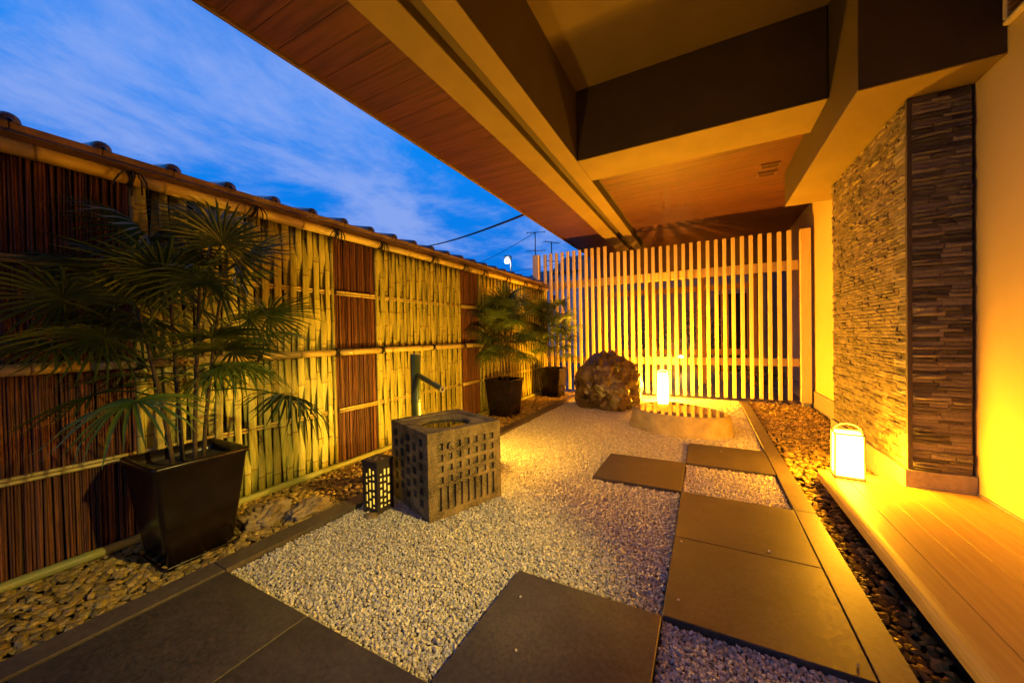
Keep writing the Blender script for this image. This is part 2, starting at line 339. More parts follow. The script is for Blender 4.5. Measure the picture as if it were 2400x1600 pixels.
# gravel: chips spread over the beds between the tiles
tiles_xy = [(X0+a*T, X0+(a+1)*T, Y0+b*T, Y0+(b+1)*T) for a, b in ((0, 1), (0, 2), (0, 4), (-1, 0), (-1, 3), (-2, -1), (-3, -1), (-2, -2), (-3, -2), (-1, -2))]
def jitter_grid(x0, x1, y0, y1, s):
    gx, gy = np.meshgrid(np.arange(x0+s/2, x1, s), np.arange(y0+s/2, y1, s)); p = np.stack([gx.ravel(), gy.ravel()], 1)
    return p + nr.uniform(-.48*s, .48*s, p.shape)
iv, if_ = ico(1); iv2, if2 = ico(2)
def chip(v, f, amp, seed):
    r_ = np.random.default_rng(seed); w = v*(1+r_.uniform(-amp, amp, (len(v), 1))); return w, f
chips = [chip(iv, if_, 0.30, k) for k in range(10)]
# the 12-vertex solid is enough for a chip of gravel
bm = bmesh.new(); bmesh.ops.create_icosphere(bm, subdivisions=1, radius=1); bm.free()
def gravel_points(s):
    p = np.concatenate([jitter_grid(-1.965, 0.445, 0.22, 6.58, s)])
    keep = np.ones(len(p), bool)
    for x0, x1, y0, y1 in tiles_xy: keep &= ~((p[:, 0] > x0-.004) & (p[:, 0] < x1+.004) & (p[:, 1] > y0-.004) & (p[:, 1] < y1+.004))
    keep &= p[:, 0] > -1.958; keep &= p[:, 0] < 0.440
    keep &= ~((np.abs(p[:, 0]+1.57) < .16) & (np.abs(p[:, 1]-1.95) < .16))
    return p[keep]
base20_v, base20_f = None, None
def ico0():
    t = (1+5**.5)/2
    v = np.array([(-1,t,0),(1,t,0),(-1,-t,0),(1,-t,0),(0,-1,t),(0,1,t),(0,-1,-t),(0,1,-t),(t,0,-1),(t,0,1),(-t,0,-1),(-t,0,1)], float); v /= np.linalg.norm(v[0])
    f = np.array([(0,11,5),(0,5,1),(0,1,7),(0,7,10),(0,10,11),(1,5,9),(5,11,4),(11,10,2),(10,7,6),(7,1,8),(3,9,4),(3,4,2),(3,2,6),(3,6,8),(3,8,9),(4,9,5),(2,4,11),(6,2,10),(8,6,7),(9,8,1)])
    return v, f
v0, f0 = ico0()
cube_v = np.array([(x, y, z) for z in (-1, 1) for y in (-1, 1) for x in (-1, 1)], float)*.78
cube_f = np.array([(0,2,3),(0,3,1),(4,5,7),(4,7,6),(0,1,5),(0,5,4),(2,6,7),(2,7,3),(0,4,6),(0,6,2),(1,3,7),(1,7,5)])
chips = [(cube_v*(1+np.random.default_rng(k).uniform(-.42, .25, (8, 3))), cube_f) for k in range(16)]   # angular crushed chips
p = np.concatenate([gravel_points(0.0104), gravel_points(0.026)])
n = len(p); sz = nr.uniform(.0044, .0078, n)
S = np.stack([sz*nr.uniform(.85, 1.35, n), sz*nr.uniform(.8, 1.15, n), sz*nr.uniform(.65, 1.0, n)], 1)
stray = np.column_stack([nr.uniform(-1.9, .43, 44), nr.uniform(.3, 4.0, 44)])
und = np.array([mnoise.noise((a*3.1, b*3.1, 0.0)) for a, b in p])*0.006
P = np.column_stack([p, -0.024+und+nr.uniform(-.004, .006, n)])
on = np.array([any(a < x < b and c < y < d for a, b, c, d in tiles_xy) for x, y in stray]); stray = stray[on]; k_ = len(stray)
P = np.concatenate([P, np.column_stack([stray, np.full(k_, .0035)])]); S = np.concatenate([S, nr.uniform(.0022, .0058, (k_, 1))*np.array([[1.1, 1, .75]])]); n += k_
gravel = scatter_mesh('gravel', chips, P, S, rand_rot(n, 0.6), m_gravel); tag(gravel, 'white crushed gravel spread between the dark pavers', 'gravel', kind='stuff')

# pebble beds
pv = [chip(iv2 if False else iv, if_, 0.24, 50+k) for k in range(8)]
beds = {'left': (-2.72, -2.09, -0.1, 6.5), }
pb = struct('pebble_bed')
MB().box(-2.80, -2.088, -0.6, 6.62, -0.085, -0.035).build('soil_base', m_soil, pb)
MB().box(0.552, 1.34, -0.6, 7.2, -0.16, -0.13).build('soil_base', m_soil, pb)
MB().box(0.552, 1.34, 3.36, 7.2, -0.129, -0.045).build('soil_base', m_soil, pb)
pp = np.concatenate([np.column_stack([jitter_grid(-2.70, -2.095, 0.10, 6.45, .030), np.zeros(0)]) if False else jitter_grid(-2.70, -2.10, 0.10, 6.45, .028), jitter_grid(-2.70, -2.10, 0.10, 6.45, .045)])
right = np.concatenate([jitter_grid(0.57, 0.74, 0.9, 3.2, .033), jitter_grid(0.57, 1.30, 3.16, 6.95, .034), jitter_grid(0.57, 0.74, 0.9, 3.2, .05)])
right = right[~((right[:, 0] > 1.08) & (right[:, 1] < 4.75))]
zl = -0.018+np.array([mnoise.noise((a*2.3, b*2.3, 4.0)) for a, b in pp])*0.012
allp = np.concatenate([np.column_stack([pp, zl+nr.uniform(-.008, .008, len(pp))]), np.column_stack([right, -0.028-.075*np.clip((3.42-right[:, 1])/.5, 0, 1)+nr.uniform(-.006, .008, len(right))])])
n = len(allp); sz = nr.uniform(.012, .023, n)
S = np.stack([sz*nr.uniform(1.0, 1.45, n), sz*nr.uniform(.8, 1.1, n), sz*nr.uniform(.40, .65, n)], 1); RR = rand_rot(n, 0.22)
d = np.linalg.norm(allp-np.array([0, 0, CAM_H]), axis=1)
inview = (allp[:, 0] < -2) & (allp[:, 1] > .27+(allp[:, 0]+2.1)*-.05) & (allp[:, 1] < 2.2)
order = np.argsort(np.where(inview, d, 99)); near = order[:300]; rest = np.setdiff1d(np.arange(n), near)
peb_me = []
for k, (v, f) in enumerate(pv):
    me = bpy.data.meshes.new('pebble'); me.from_pydata(v.tolist(), [], f.tolist()); me.materials.append(m_pebble1); peb_me.append(me)
for i in near:
    o = link('pebble', peb_me[i % 8], pb); o.matrix_local = Matrix.Translation(allp[i].tolist()) @ Matrix(RR[i].tolist()).to_4x4() @ Matrix.Diagonal((*S[i], 1))
st = scatter_mesh('small_pebbles', pv, allp[rest], S[rest], RR[rest], m_pebble, pb, False); st['kind'] = 'stuff'

# ================================================================== BAMBOO FENCE
XF = -2.70
fence = thing('bamboo_fence', 'tall woven bamboo and brown reed fence with tiled coping beside the pebble bed', 'fence')
MB().box(XF-.10, XF-.045, -0.8, 6.62, -0.05, 1.98).build('backing_board', m_black, fence)
RZ = (0.455, 0.945, 1.440)
def culm(L_, rad, node=0.30, n=12, seed=0):
    """bamboo culm along +Y from 0 to L_ with swollen nodes"""
    r_ = random.Random(seed); ys = [0]; rr = [rad]; y = r_.uniform(.05, node)
    while y < L_-.02:
        for dy, k in ((-.012, 1.0), (-.004, 1.10), (0, .97), (.004, 1.10), (.012, 1.0)): ys.append(y+dy); rr.append(rad*k)
        y += node*r_.uniform(.85, 1.15)
    ys.append(L_); rr.append(rad)
    q = MB().tube([(0, t, r_.uniform(-.0008, .0008)) for t in ys], rr, n)
    q.att = [1.0 if v_ == rad*.97 else (.35 if v_ == rad*1.10 else 0.0) for v_ in rr for _ in range(n)]; return q
def slat_mesh(seed, ph):
    r_ = random.Random(seed); w = r_.uniform(.043, .056); lean = r_.uniform(-.010, .010); bow = r_.uniform(-.005, .005); n = 20
    vs = []; fs = []; sgn = 1 if ph else -1; m_ = 7
    nodes_ = []; z = r_.uniform(.05, .3)
    while z < 1.86: nodes_.append(z); z += r_.uniform(.24, .34)
    zs = sorted({*[.02+1.89*i/n for i in range(n+1)], *[q+dq for q in nodes_ for dq in (-.008, 0, .008)]})
    for z in zs:
        t = math.pi*(z-RZ[0])/0.49; xo = sgn*.0145*math.cos(t)
        yo = lean*(z-1)+bow*math.sin(z*2.2+seed)+sgn*.0125*math.cos(2*math.pi*(z-.945)/.96)
        wid = w*(1+.10*math.sin(z*1.7+seed*.7))*(1-.10*abs(math.cos(t)))
        bl = .0020 if any(abs(z-q) < .002 for q in nodes_) else 0
        for k in range(m_):
            a = (k/(m_-1)-.5)*2.0; vs.append((xo+.0060*(math.cos(a)-1)+bl+.003, yo+wid*.5*math.sin(a)/math.sin(1.0), z))
    for i in range(len(zs)-1):
        for k in range(m_-1):
            o = i*m_+k; fs.append((o, o+1, o+m_+1, o+m_))
    mb = MB(); mb.add(vs, fs); mb.att = [1.0 if any(abs(z-q) < .002 for q in nodes_) else 0.0 for z in zs for _ in range(m_)]
    return mb.mesh('slat', m_bamboo, True)
slats = {(s, ph): slat_mesh(s*2+ph, ph) for s in range(12) for ph in (0, 1)}
for y0, y1 in ((0.80, 1.95), (2.43, 3.71), (4.19, 6.46)):
    nS = round((y1-y0)/.0480)
    for i in range(nS):
        o = link('slat', slats[rng.randrange(12), i % 2], fence, (XF-.018, y0+(i+.5)*(y1-y0)/nS+rng.uniform(-.003, .003), 0))
        sol = o.modifiers.new('thick', 'SOLIDIFY'); sol.thickness = .003
    for z in RZ[::2]:      # paired thin rails the slats weave around
        for dz in (-.0095, .0095):
            o = culm(y1-y0-.004, .009, .28, 7, seed=int(z*100)).build('thin_rail', m_culm, fence, True); o.location = (XF-.018, y0+.002, z+dz)
    # green end post at each side of a woven bay
    for ye in (y0-.012, y1+.012):
        if ye > 6.4: continue
        q = culm(1.86, .016, .3, 8, seed=int(ye*100)); q.xf(Matrix.Rotation(R(90), 4, 'X')); o = q.build('end_post', m_bamboo, fence, True); o.location = (XF-.02, ye, .03)
for y0, y1 in ((-0.45, 0.785), (1.965, 2.415), (3.725, 4.175)):
    mb = MB(); y = y0+.006
    while y < y1-.004:
        r0 = rng.uniform(.0035, .0065); xo = XF-.030+rng.uniform(-.008, .006); ln = rng.uniform(-.012, .012)
        zt = 1.90; pts = [(xo+rng.uniform(-.003, .003), y+ln*(t-.5)+rng.uniform(-.0025, .0025), .02+t*(zt-.02)) for t in (0, .2, .4, .6, .8, 1)]
        mb.tube(pts, [r0*rng.uniform(.85, 1.1) for _ in pts], 5, False); y += r0*1.55
    o = mb.build('reed_screen', m_reed, fence, True); o['kind'] = 'stuff'
    for z in RZ[::2]:
        for dz in (-.010, .010):
            a, b = max(y0, y0+.03), y1-.02
            o = culm(b-a, .0095, .26, 8, seed=int(z*50+dz*1000)).build('thin_rail', m_culm, fence, True); o.location = (XF-.008, a, z+dz)
# main rails: thick culms laid end to end
k = 0
for z, x, rad, brk in ((1.915, XF+.045, .033, (-0.6, .80, 2.43, 3.90, 5.2, 6.44)), (0.945, XF+.030, .027, (-0.6, .60, 1.95, 2.42, 3.72, 4.4, 6.44))):
    for a, b in zip(brk, brk[1:]):
        o = culm(b-a-.003, rad*rng.uniform(.95, 1.04), .36, 14, seed=k).build('bamboo_rail', m_culm, fence, True); o.location = (x, a, z); k += 1
o = culm(7.0, .017, .4, 10, seed=77).build('trim_cane', m_culm, fence, True); o.location = (XF+.035, -.56, 1.968)
o = culm(7.0, .024, .4, 12, seed=78).build('base_cane', m_basebam, fence, True); o.location = (XF+.006, -.56, .008)
# rope lashings with loose ends
def lashing(seed, rad, big):
    r_ = random.Random(seed); mb = MB()
    for s in (-.009, 0, .009):
        tl = r_.uniform(-.5, .5)*.02
        pts = [((rad+.004)*math.cos(t), s+tl*math.sin(t), (rad+.004)*math.sin(t)) for t in [2*math.pi*q/14 for q in range(15)]]
        mb.tube(pts, .0042, 5, False)
    kx = rad+.008
    if big:
        mb.tube([(kx, -.01, .02), (kx+.014, 0, .026), (kx, .012, .02)], .009, 6)
        for sy, ln, sp in ((-1, .075, .07), (1, .09, .05), (-.3, .10, .02), (.5, .08, .055)):
            e = r_.uniform(.85, 1.15)
            mb.tube([(kx, 0, .02), (kx+.022, sy*sp*.45, .018), (kx+.026, sy*sp*.9*e, -.02), (kx+.014, sy*sp*1.1*e, -ln*.7), (kx+.006, sy*sp*1.15*e, -ln*1.05*e)], [.0045, .0045, .004, .004, .003], 5)
    else:
        mb.tube([(kx-.002, -.018, .02), (kx+.006, 0, 0), (kx-.002, .018, -.02)], .0045, 5); mb.tube([(kx-.002, .018, .02), (kx+.007, 0, 0), (kx-.002, -.018, -.02)], .0045, 5)
        mb.tube([(kx+.004, 0, 0), (kx+.012, .012, -.016), (kx+.004, .022, -.045)], .0035, 5)
    return mb.mesh('lashing', m_rope, True)
la = [lashing(s, .033, True) for s in range(4)]; lb = [lashing(s+9, .027, False) for s in range(3)]
for i, y in enumerate((.16, .76, 1.35, 1.95, 2.42, 3.14, 3.72, 4.18, 4.82, 5.41, 6.0)): link('lashing', la[i % 4], fence, (XF+.045, y, 1.915))
for i, y in enumerate((.16, .78, 1.36, 1.95, 2.42, 3.14, 3.72, 4.18, 4.82, 5.41, 6.0)): link('lashing', lb[i % 3], fence, (XF+.030, y, .945))
# tiled coping
ct = MB().add([], []) if False else None
mb = MB(); mb.add([(0.10, .002, .0), (0.10, .270, .0), (0.10, .270, .030), (0.10, .002, .030), (-.16, .002, .055), (-.16, .270, .055), (-.16, .270, .085), (-.16, .002, .085)],
                  [(0,1,2,3),(3,2,6,7),(7,6,5,4),(4,5,1,0),(0,3,7,4),(1,5,6,2)])
tile_c = mb.mesh('coping_tile', m_rooft)
mb = MB(); nn = 10
for j, (x, rr) in enumerate(((.106, .010), (.109, .022), (.104, .029), (.09, .030), (-.16, .030))):
    pass
prof = ((.112, .008), (.110, .020), (.102, .033), (.088, .036), (-.15, .036), (-.16, .02))
vs = []; fs = []
for x, rr in prof:
    zc_ = .030+(0.10-x)*.055/.26+.008
    for q in range(nn+1):
        t = math.pi*q/nn-.25*math.pi*(1-2*q/nn)*.4; vs.append((x, rr*math.cos(t), zc_+rr*math.sin(t)))
for j in range(len(prof)-1):
    for q in range(nn): fs.append((j*(nn+1)+q, j*(nn+1)+q+1, (j+1)*(nn+1)+q+1, (j+1)*(nn+1)+q))
fs.append(tuple(range(nn+1))); mb.add(vs, fs); cap_me = mb.mesh('round_cap_tile', m_cap, True)
for i in range(-3, 23):
    y = .381+i*.2717
    if y > 6.2: break
    link('coping_tile', tile_c, fence, (XF, y, 1.974)); link('round_cap_tile', cap_me, fence, (XF, y, 1.970))
MB().box(XF-.16, XF+.055, -.6, 6.45, 1.945, 1.973).build('coping_bed', m_fascia, fence)

# ================================================================== PORCH ROOF
porch = thing('porch_roof', 'overhanging porch roof of reddish boarded soffit and painted beams above the garden', 'roof')
ZB, ZS, ZC = 2.754, 2.855, 3.44
YA, YE = -3.0, 7.7
MB().box(-2.33, 1.60, YA, 8.8, ZC, ZC+.08).build('ceiling_panel', m_ceil, porch)
bw = .15
board_l = MB().box(-.3775, .3775, -bw/2+.0008, bw/2-.0008, 0, .018, .0012).mesh('soffit_board', m_soffit)
y = -1.5
while y < 8.3: link('soffit_board', board_l, porch, (-2.33+.3775+.0, y+bw/2, ZS)); y += bw
board_r = MB().box(-1.2, 1.2, -bw/2+.0008, bw/2-.0008, 0, .018, .0012).mesh('soffit_board', m_soffit)
y = 4.03
while y < 8.3: link('soffit_board', board_r, porch, (.135, y+bw/2, ZS)); y += bw
MB().box(-2.352, -2.331, YA, 8.4, ZS-.022, ZS+.20, .003).build('fascia', m_fascia, porch)
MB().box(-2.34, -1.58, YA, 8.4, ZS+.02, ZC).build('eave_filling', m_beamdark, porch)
def beam(name, x0, x1, y0, y1, z):
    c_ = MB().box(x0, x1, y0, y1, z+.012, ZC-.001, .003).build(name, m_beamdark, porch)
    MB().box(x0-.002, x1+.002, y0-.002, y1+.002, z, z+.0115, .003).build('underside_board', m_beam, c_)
beam('beam', -1.575, -1.362, YA, YE, ZB)
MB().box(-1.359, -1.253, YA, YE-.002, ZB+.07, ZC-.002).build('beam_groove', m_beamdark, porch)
beam('beam', -1.250, -1.102, YA, YE+.003, ZB)
beam('crossbeam', -1.0965, 0.816, 3.507, 4.025, ZB+.0015)
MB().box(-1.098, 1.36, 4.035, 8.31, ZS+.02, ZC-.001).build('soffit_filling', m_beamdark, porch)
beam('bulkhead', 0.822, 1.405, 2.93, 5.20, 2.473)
MB().box(-2.33, 1.6, 8.32, 8.40, 2.15, ZC-.003).build('end_wall', m_fascia, porch)
# ceiling vents in the soffit
def vent(x, y):
    t = thing('ceiling_vent', '', 'vent', (x, y, ZS))
    MB().box(-.085, .085, -.055, .055, -.004, -.001).build('backing', m_ventdark, t)
    mb = MB(); mb.box(-.092, .092, -.062, -.048, -.014, 0, .002); mb.box(-.092, .092, .048, .062, -.014, 0, .002); mb.box(-.092, -.078, -.047, .047, -.014, 0, .002); mb.box(.078, .092, -.047, .047, -.014, 0, .002)
    mb.build('frame', m_ventm, t)
    for q in range(5): MB().box(-.077, .077, -.042+q*.019, -.036+q*.019, -.013, -.003).build('slat', m_ventm, t)
    return t
v1 = vent(.640, 4.86); v2 = vent(.640, 5.10)
tag(v1, 'brown slatted ceiling vent in the soffit, the one closer to the crossbeam'); tag(v2, 'brown slatted ceiling vent in the soffit, the one closer to the cedar lattice')

# ================================================================== WALLS, PILLAR
w = thing('plaster_wall', 'smooth cream plaster house wall rising from the timber deck', 'wall')
MB().box(1.41, 1.60, YA, 3.60, -.1, ZC-.004).build('wall_face', m_plaster, w)
MB().box(1.402, 1.4095, YA, 3.165, .06, .072).build('base_trim', m_plinth, w)
w = thing('plaster_wall', 'narrow cream plaster wall with grey skirting between stone pillar and cedar lattice', 'wall')
MB().box(1.345, 1.60, 4.60, 8.31, .20, ZC-.005).build('wall_face', m_plaster, w)
MB().box(1.325, 1.60, 4.60, 8.31, -.1, .1995, .004).build('skirting', m_plinth, w)
PX, PY0, PY1, PZ0, PZ1 = 1.125, 3.185, 4.70, .165, 2.474
pil = thing('stone_pillar', 'tall pillar faced with thin split-face stone strips standing on a grey plinth', 'pillar')
MB().box(PX, 1.395, PY0, PY1, -.1, PZ1-.004).build('core', m_stonecore, pil)
MB().box(PX-.030, 1.408, PY0-.028, PY1, -.1, PZ0, .004).build('plinth', m_plinth, pil)
MB().box(PX-.010, PX+.012, PY0-.010, PY0+.012, PZ0, PZ1-.005).build('corner_bead', m_stonecore, pil)
def strip_mesh(seed):
    r_ = random.Random(seed); mb = MB(); vs = []; nx, nz = 5, 3
    for j in range(nz):
        for i in range(nx):
            e = i in (0, nx-1) or j in (0, nz-1)
            vs.append((i/(nx-1)-.5, (0.60 if e else 1.0)+r_.uniform(-.25, .25), j/(nz-1)-.5))
    fs = [(j*nx+i, j*nx+i+1, (j+1)*nx+i+1, (j+1)*nx+i) for j in range(nz-1) for i in range(nx-1)]
    ring = [i for i in range(nx)]+[j*nx+nx-1 for j in range(1, nz)]+[(nz-1)*nx+i for i in range(nx-2, -1, -1)]+[j*nx for j in range(nz-2, 0, -1)]
    o = len(vs); vs += [(vs[i][0], -.2, vs[i][2]) for i in ring]
    fs += [(ring[k], o+k, o+(k+1) % len(ring), ring[(k+1) % len(ring)]) for k in range(len(ring))]
    return vs, fs
protos = [strip_mesh(s) for s in range(14)]
strips = []    # (front?, u0, u1, z0, z1, depth)
for front in (True, False):
    z = PZ0+.001; wd = 1.393-PX-.014 if front else PY1-PY0-.014
    while z < PZ1-.012:
        h = rng.choice((.019, .023, .027, .030)); h = min(h, PZ1-.006-z); u = 0
        while u < wd-.02:
            l_ = rng.uniform(.07, .18) if front else rng.uniform(.07, .19); e = min(u+l_, wd)
            if wd-e < .03: e = wd
            strips.append((front, u, e, z, z+h, rng.choice((.004, .006, .009, .012, .017) if not front else (.006, .011, .016, .023)))); u = e
        z += h
me_s = []
for v, f in protos:
    me = bpy.data.meshes.new('stone'); me.from_pydata(v, [], f); me.materials.append(m_stone); me_s.append(me)
def strip_matrix(s):
    fr, u0, u1, z0, z1, dp = s
    M = Matrix.Diagonal((u1-u0-.0020, dp, z1-z0-.0018, 1))
    # mesh local: x along the wall, y outward, z up
    if fr: return Matrix.Translation((PX+.013+(u0+u1)/2, PY0, (z0+z1)/2)) @ Matrix.Rotation(math.pi, 4, 'Z') @ M
    return Matrix.Translation((PX, PY0+.013+(u0+u1)/2, (z0+z1)/2)) @ Matrix.Rotation(R(90), 4, 'Z') @ M
fr_ = [s for s in strips if s[0]]; sd_ = sorted([s for s in strips if not s[0]], key=lambda s: s[1]-abs(s[3]-1.0)*.02)
single = (fr_+sd_)[:300]; bulk = (fr_+sd_)[300:]
for s in single: link('stone', rng.choice(me_s), pil).matrix_local = strip_matrix(s)
mb = MB()
for s in bulk:
    M = strip_matrix(s); v, f = rng.choice(protos); mb.add([M @ Vector(q) for q in v], f)
o = mb.build('stone_facing', m_stone_i, pil); o['kind'] = 'stuff'

# wall-mounted vent, high on the plaster wall
t = thing('wall_vent', 'cream louvred vent hood fixed high on the plaster wall', 'vent', (1.41, 2.625, 2.775))
mb = MB(); mb.box(-.032, -.001, -.28, .28, -.17, -.145, .006); mb.box(-.032, -.001, -.28, .28, .145, .17, .006); mb.box(-.032, -.001, .255, .28, -.144, .144, .006); mb.box(-.032, -.001, -.28, -.255, -.144, .144, .006); mb.build('frame', m_cream, t)
MB().box(-.006, -.002, -.254, .254, -.144, .144).build('backing', m_ventdark, t)
for q in range(11): MB().box(-.024, -.010, -.254, .254, -.138+q*.0262, -.128+q*.0262).xf(Matrix.Identity(4)).build('louvre', m_ventm, t)

# ================================================================== TIMBER DECK
deck = thing('timber_deck', 'warm timber deck of long boards with a rounded nosing beside the plaster wall', 'deck')
ZD = .06; xs = (.822, .940, 1.058, 1.178, 1.296, 1.400)
for a, b in zip(xs, xs[1:]): MB().box(a+.0009, b-.0009, -1.2, 3.300 if b < 1.06 else 3.150, ZD-.028, ZD+rng.uniform(-.0003, .0003), .0005).build('board', m_deck, deck)
prof = [(.8195, -.0), (.735, 0.0), (.722, -.002), (.709, -.008), (.698, -.018), (.692, -.032), (.690, -.050), (.690, -.055), (.8195, -.055)]
mb = MB(); vs = [(x, y, ZD+z) for y in (-1.2, 3.300) for x, z in prof]; k = len(prof)
mb.add(vs, [(i, i+1, k+i+1, k+i) for i in range(k-1)]+[tuple(range(k))[::-1], tuple(range(k, 2*k))]); mb.build('nosing_board', m_deck, deck)
for y in (-.8, .4, 1.6, 2.8): MB().box(.78, 1.40, y, y+.07, -.14, ZD-.029).build('joist', m_fascia, deck)

# ================================================================== CEDAR LATTICE
lat = thing('cedar_lattice', 'pale cedar lattice screen of upright slats across the end of the garden', 'lattice fence')
YL = 6.50
sl_t = MB().box(-.025, .025, -.03, .03, .045, 2.600, .003).mesh('slat', m_lat); sl_s = MB().box(-.025, .025, -.03, .03, .045, 2.480, .003).mesh('slat', m_lat)
for i in range(34):
    x = 1.066-i*.1142
    link('slat', sl_t if x < -1.5 else sl_s, lat, (x+rng.uniform(-.002, .002), YL, rng.uniform(-.004, .004)))
MB().box(1.185, 1.305, YL-.06, YL+.06, .03, 2.475, .004).build('post', m_lat, lat)
MB().box(1.200, 1.290, YL-.045, YL+.045, -.1, .029, .003).build('post_base', m_metal, lat)
MB().box(-2.945, -2.825, YL-.06, YL+.06, -.05, 2.605, .004).build('post', m_lat, lat)
for z0, z1 in ((1.920, 2.060), (.535, .648)): MB().box(-2.823, 1.183, YL+.0305, YL+.065, z0, z1, .003).build('rail', m_lat, lat)

# ================================================================== LANTERNS
def lantern(name, label, x, y, z, rz, w0, w1, h, side, bulb):
    t = thing(name, label, 'lantern', (x, y, z), rz, 'paper floor lanterns')
    e_side = emit('lit_lantern_paper', WARM, side); e_bulb = emit('lantern_bulb', WARM, bulb)
    mb = MB(); base = .018
    mb.box(-w0/2, w0/2, -w0/2, w0/2, 0, base, .003)
    mb.build('base', m_frame, t)
    for sx in (-1, 1):
        for sy in (-1, 1):
            MB().tube([(sx*(w0/2-.006), sy*(w0/2-.006), base), (sx*(w1/2-.006), sy*(w1/2-.006), h)], .0062, 6).build('corner_post', m_frame, t)
    for ang in range(4):
        mb = MB(); a, b = w0/2-.010, w1/2-.010
        mb.add([(-a, -a, base+.001), (a, -a, base+.001), (b, -b, h-.008), (-b, -b, h-.008)], [(0, 1, 2, 3)]); mb.xf(Matrix.Rotation(ang*math.pi/2, 4, 'Z'))
        mb.build('paper_panel', e_side, t)
    mb = MB(); q = w1/2
    for ang in range(4):
        b = MB().box(-q, q, -q, -q+.010, h-.010, h+.001, .002); b.xf(Matrix.Rotation(ang*math.pi/2, 4, 'Z')); mb.add(b.v, b.f)
    mb.build('top_frame', m_frame, t)
    MB().tube([(-q+.004, 0, h), (-q*.85, 0, h+.028), (-q*.5, 0, h+.050), (0, 0, h+.058), (q*.5, 0, h+.050), (q*.85, 0, h+.028), (q-.004, 0, h)], .0055, 7).build('handle', m_frame, t, True)
    bv, bf = ico(2)
    mb = MB(); mb.add([(v[0]*.024, v[1]*.024, h-.055+v[2]*.026) for v in bv], bf.tolist()); mb.build('bulb', e_bulb, t)
    return t
lantern('paper_lantern', 'glowing square paper lantern with arched handle on the timber deck by the stone pillar', .838, 3.222, ZD+.001, R(-6), .160, .155, .30, 240.0, 500.0)
lantern('paper_lantern', 'glowing paper lantern standing behind the flat wet slab before the cedar lattice', -.592, 6.06, -.024, R(4), .186, .164, .455, 760.0, 22000.0)

# ================================================================== WATER BASIN AND SPOUT
bz = math.atan2(2.103-1.604, -1.217+1.417)         # heading of the lit face
bas = thing('water_basin', 'square mossy granite water basin carved with small windows and flutes', 'water basin', (-1.417, 1.604, -.03), bz)
A = .530; BH = .525
# local: x along the lit face (0..A), y>0 goes to the other side; lit face is at y=0 facing -y, dark face at x=0 facing -x
mb = MB()
rects = []
px_ = A/7.9
for r_i in range(4):
    for c_i in range(7):
        u = .062+c_i*.062; v = .455-r_i*.066
        rects.append((u, u+.039, v-.041, v))
for c_i in range(9):
    u = .060+c_i*.0485; rects.append((u, u+.026, .055, .196))
def fm(o, ux, nx): return Matrix((( *ux, ), )) if False else None
def frame(o, u, v, n_): return Matrix(((u[0], v[0], n_[0], o[0]), (u[1], v[1], n_[1], o[1]), (u[2], v[2], n_[2], o[2]), (0, 0, 0, 1)))
recess_panel(mb, A, BH, rects, .017, frame((0, 0, 0), (1, 0, 0), (0, 0, 1), (0, -1, 0)), 0, 0)
rects2 = []
for c_i in range(5):
    for r_i in range(6):
        u = .055+c_i*.090; v = .075+r_i*.072+(c_i % 2)*.030
        if v+.045 < BH-.04: rects2.append((u, u+.050, v, v+.046))
recess_panel(mb, A, BH, rects2, .022, frame((0, A, 0), (0, -1, 0), (0, 0, 1), (-1, 0, 0)))
mb.add([(A, 0, 0), (A, A, 0), (A, A, BH), (A, 0, BH), (0, A, 0), (0, A, BH)], [(0, 1, 2, 3), (1, 4, 5, 2)])
# top with a square shoulder and a round bowl
c = A/2; ns = 32; rin = .165; sq = .045
ringo = []; 
def sqpt(t, h): 
    ct, st_ = math.cos(t), math.sin(t); k_ = h/max(abs(ct), abs(st_)); return (c+ct*k_, c+st_*k_)
lev = [('s', c, BH), ('s', c-sq, BH), ('s', c-sq-.006, BH-.010), ('c', rin+.012, BH-.011), ('c', rin, BH-.020), ('c', rin-.012, BH-.09), ('c', rin-.05, BH-.16), ('c', .001, BH-.18)]
vs = []; fs = []
for kind, h, z in lev:
    for i in range(ns):
        t_ = 2*math.pi*(i+.5)/ns if kind == 'c' else 2*math.pi*i/ns+math.pi/4
        t_ = 2*math.pi*i/ns+math.pi/4
        vs.append((*(sqpt(t_, h) if kind == 's' else (c+h*math.cos(t_), c+h*math.sin(t_))), z))
for j in range(len(lev)-1):
    for i in range(ns): fs.append((j*ns+i, j*ns+(i+1) % ns, (j+1)*ns+(i+1) % ns, (j+1)*ns+i))
mb.add(vs, fs)
o = mb.build('body', m_basin, bas)
bm = bmesh.new(); bm.from_mesh(o.data); bmesh.ops.remove_doubles(bm, verts=bm.verts, dist=.0004)
bmesh.ops.recalc_face_normals(bm, faces=bm.faces); bm.to_mesh(o.data); bm.free()
bevel_smooth(o, .006, 2)
mb = MB(); mb.add([(c+(rin-.006)*math.cos(2*math.pi*i/ns), c+(rin-.006)*math.sin(2*math.pi*i/ns), BH-.034) for i in range(ns)], [tuple(range(ns))]); mb.build('water', m_water, bas)
# small round carved mark among the windows
mb = MB(); mb.tube([(.165+.026*math.cos(t_), -.003, .428+.026*math.sin(t_)) for t_ in [2*math.pi*q/20 for q in range(21)]], .0045, 6, False); mb.tube([(.165, -.005, .428), (.165, .004, .428)], .021, 16); mb.build('carved_mark', m_basin, bas, True)

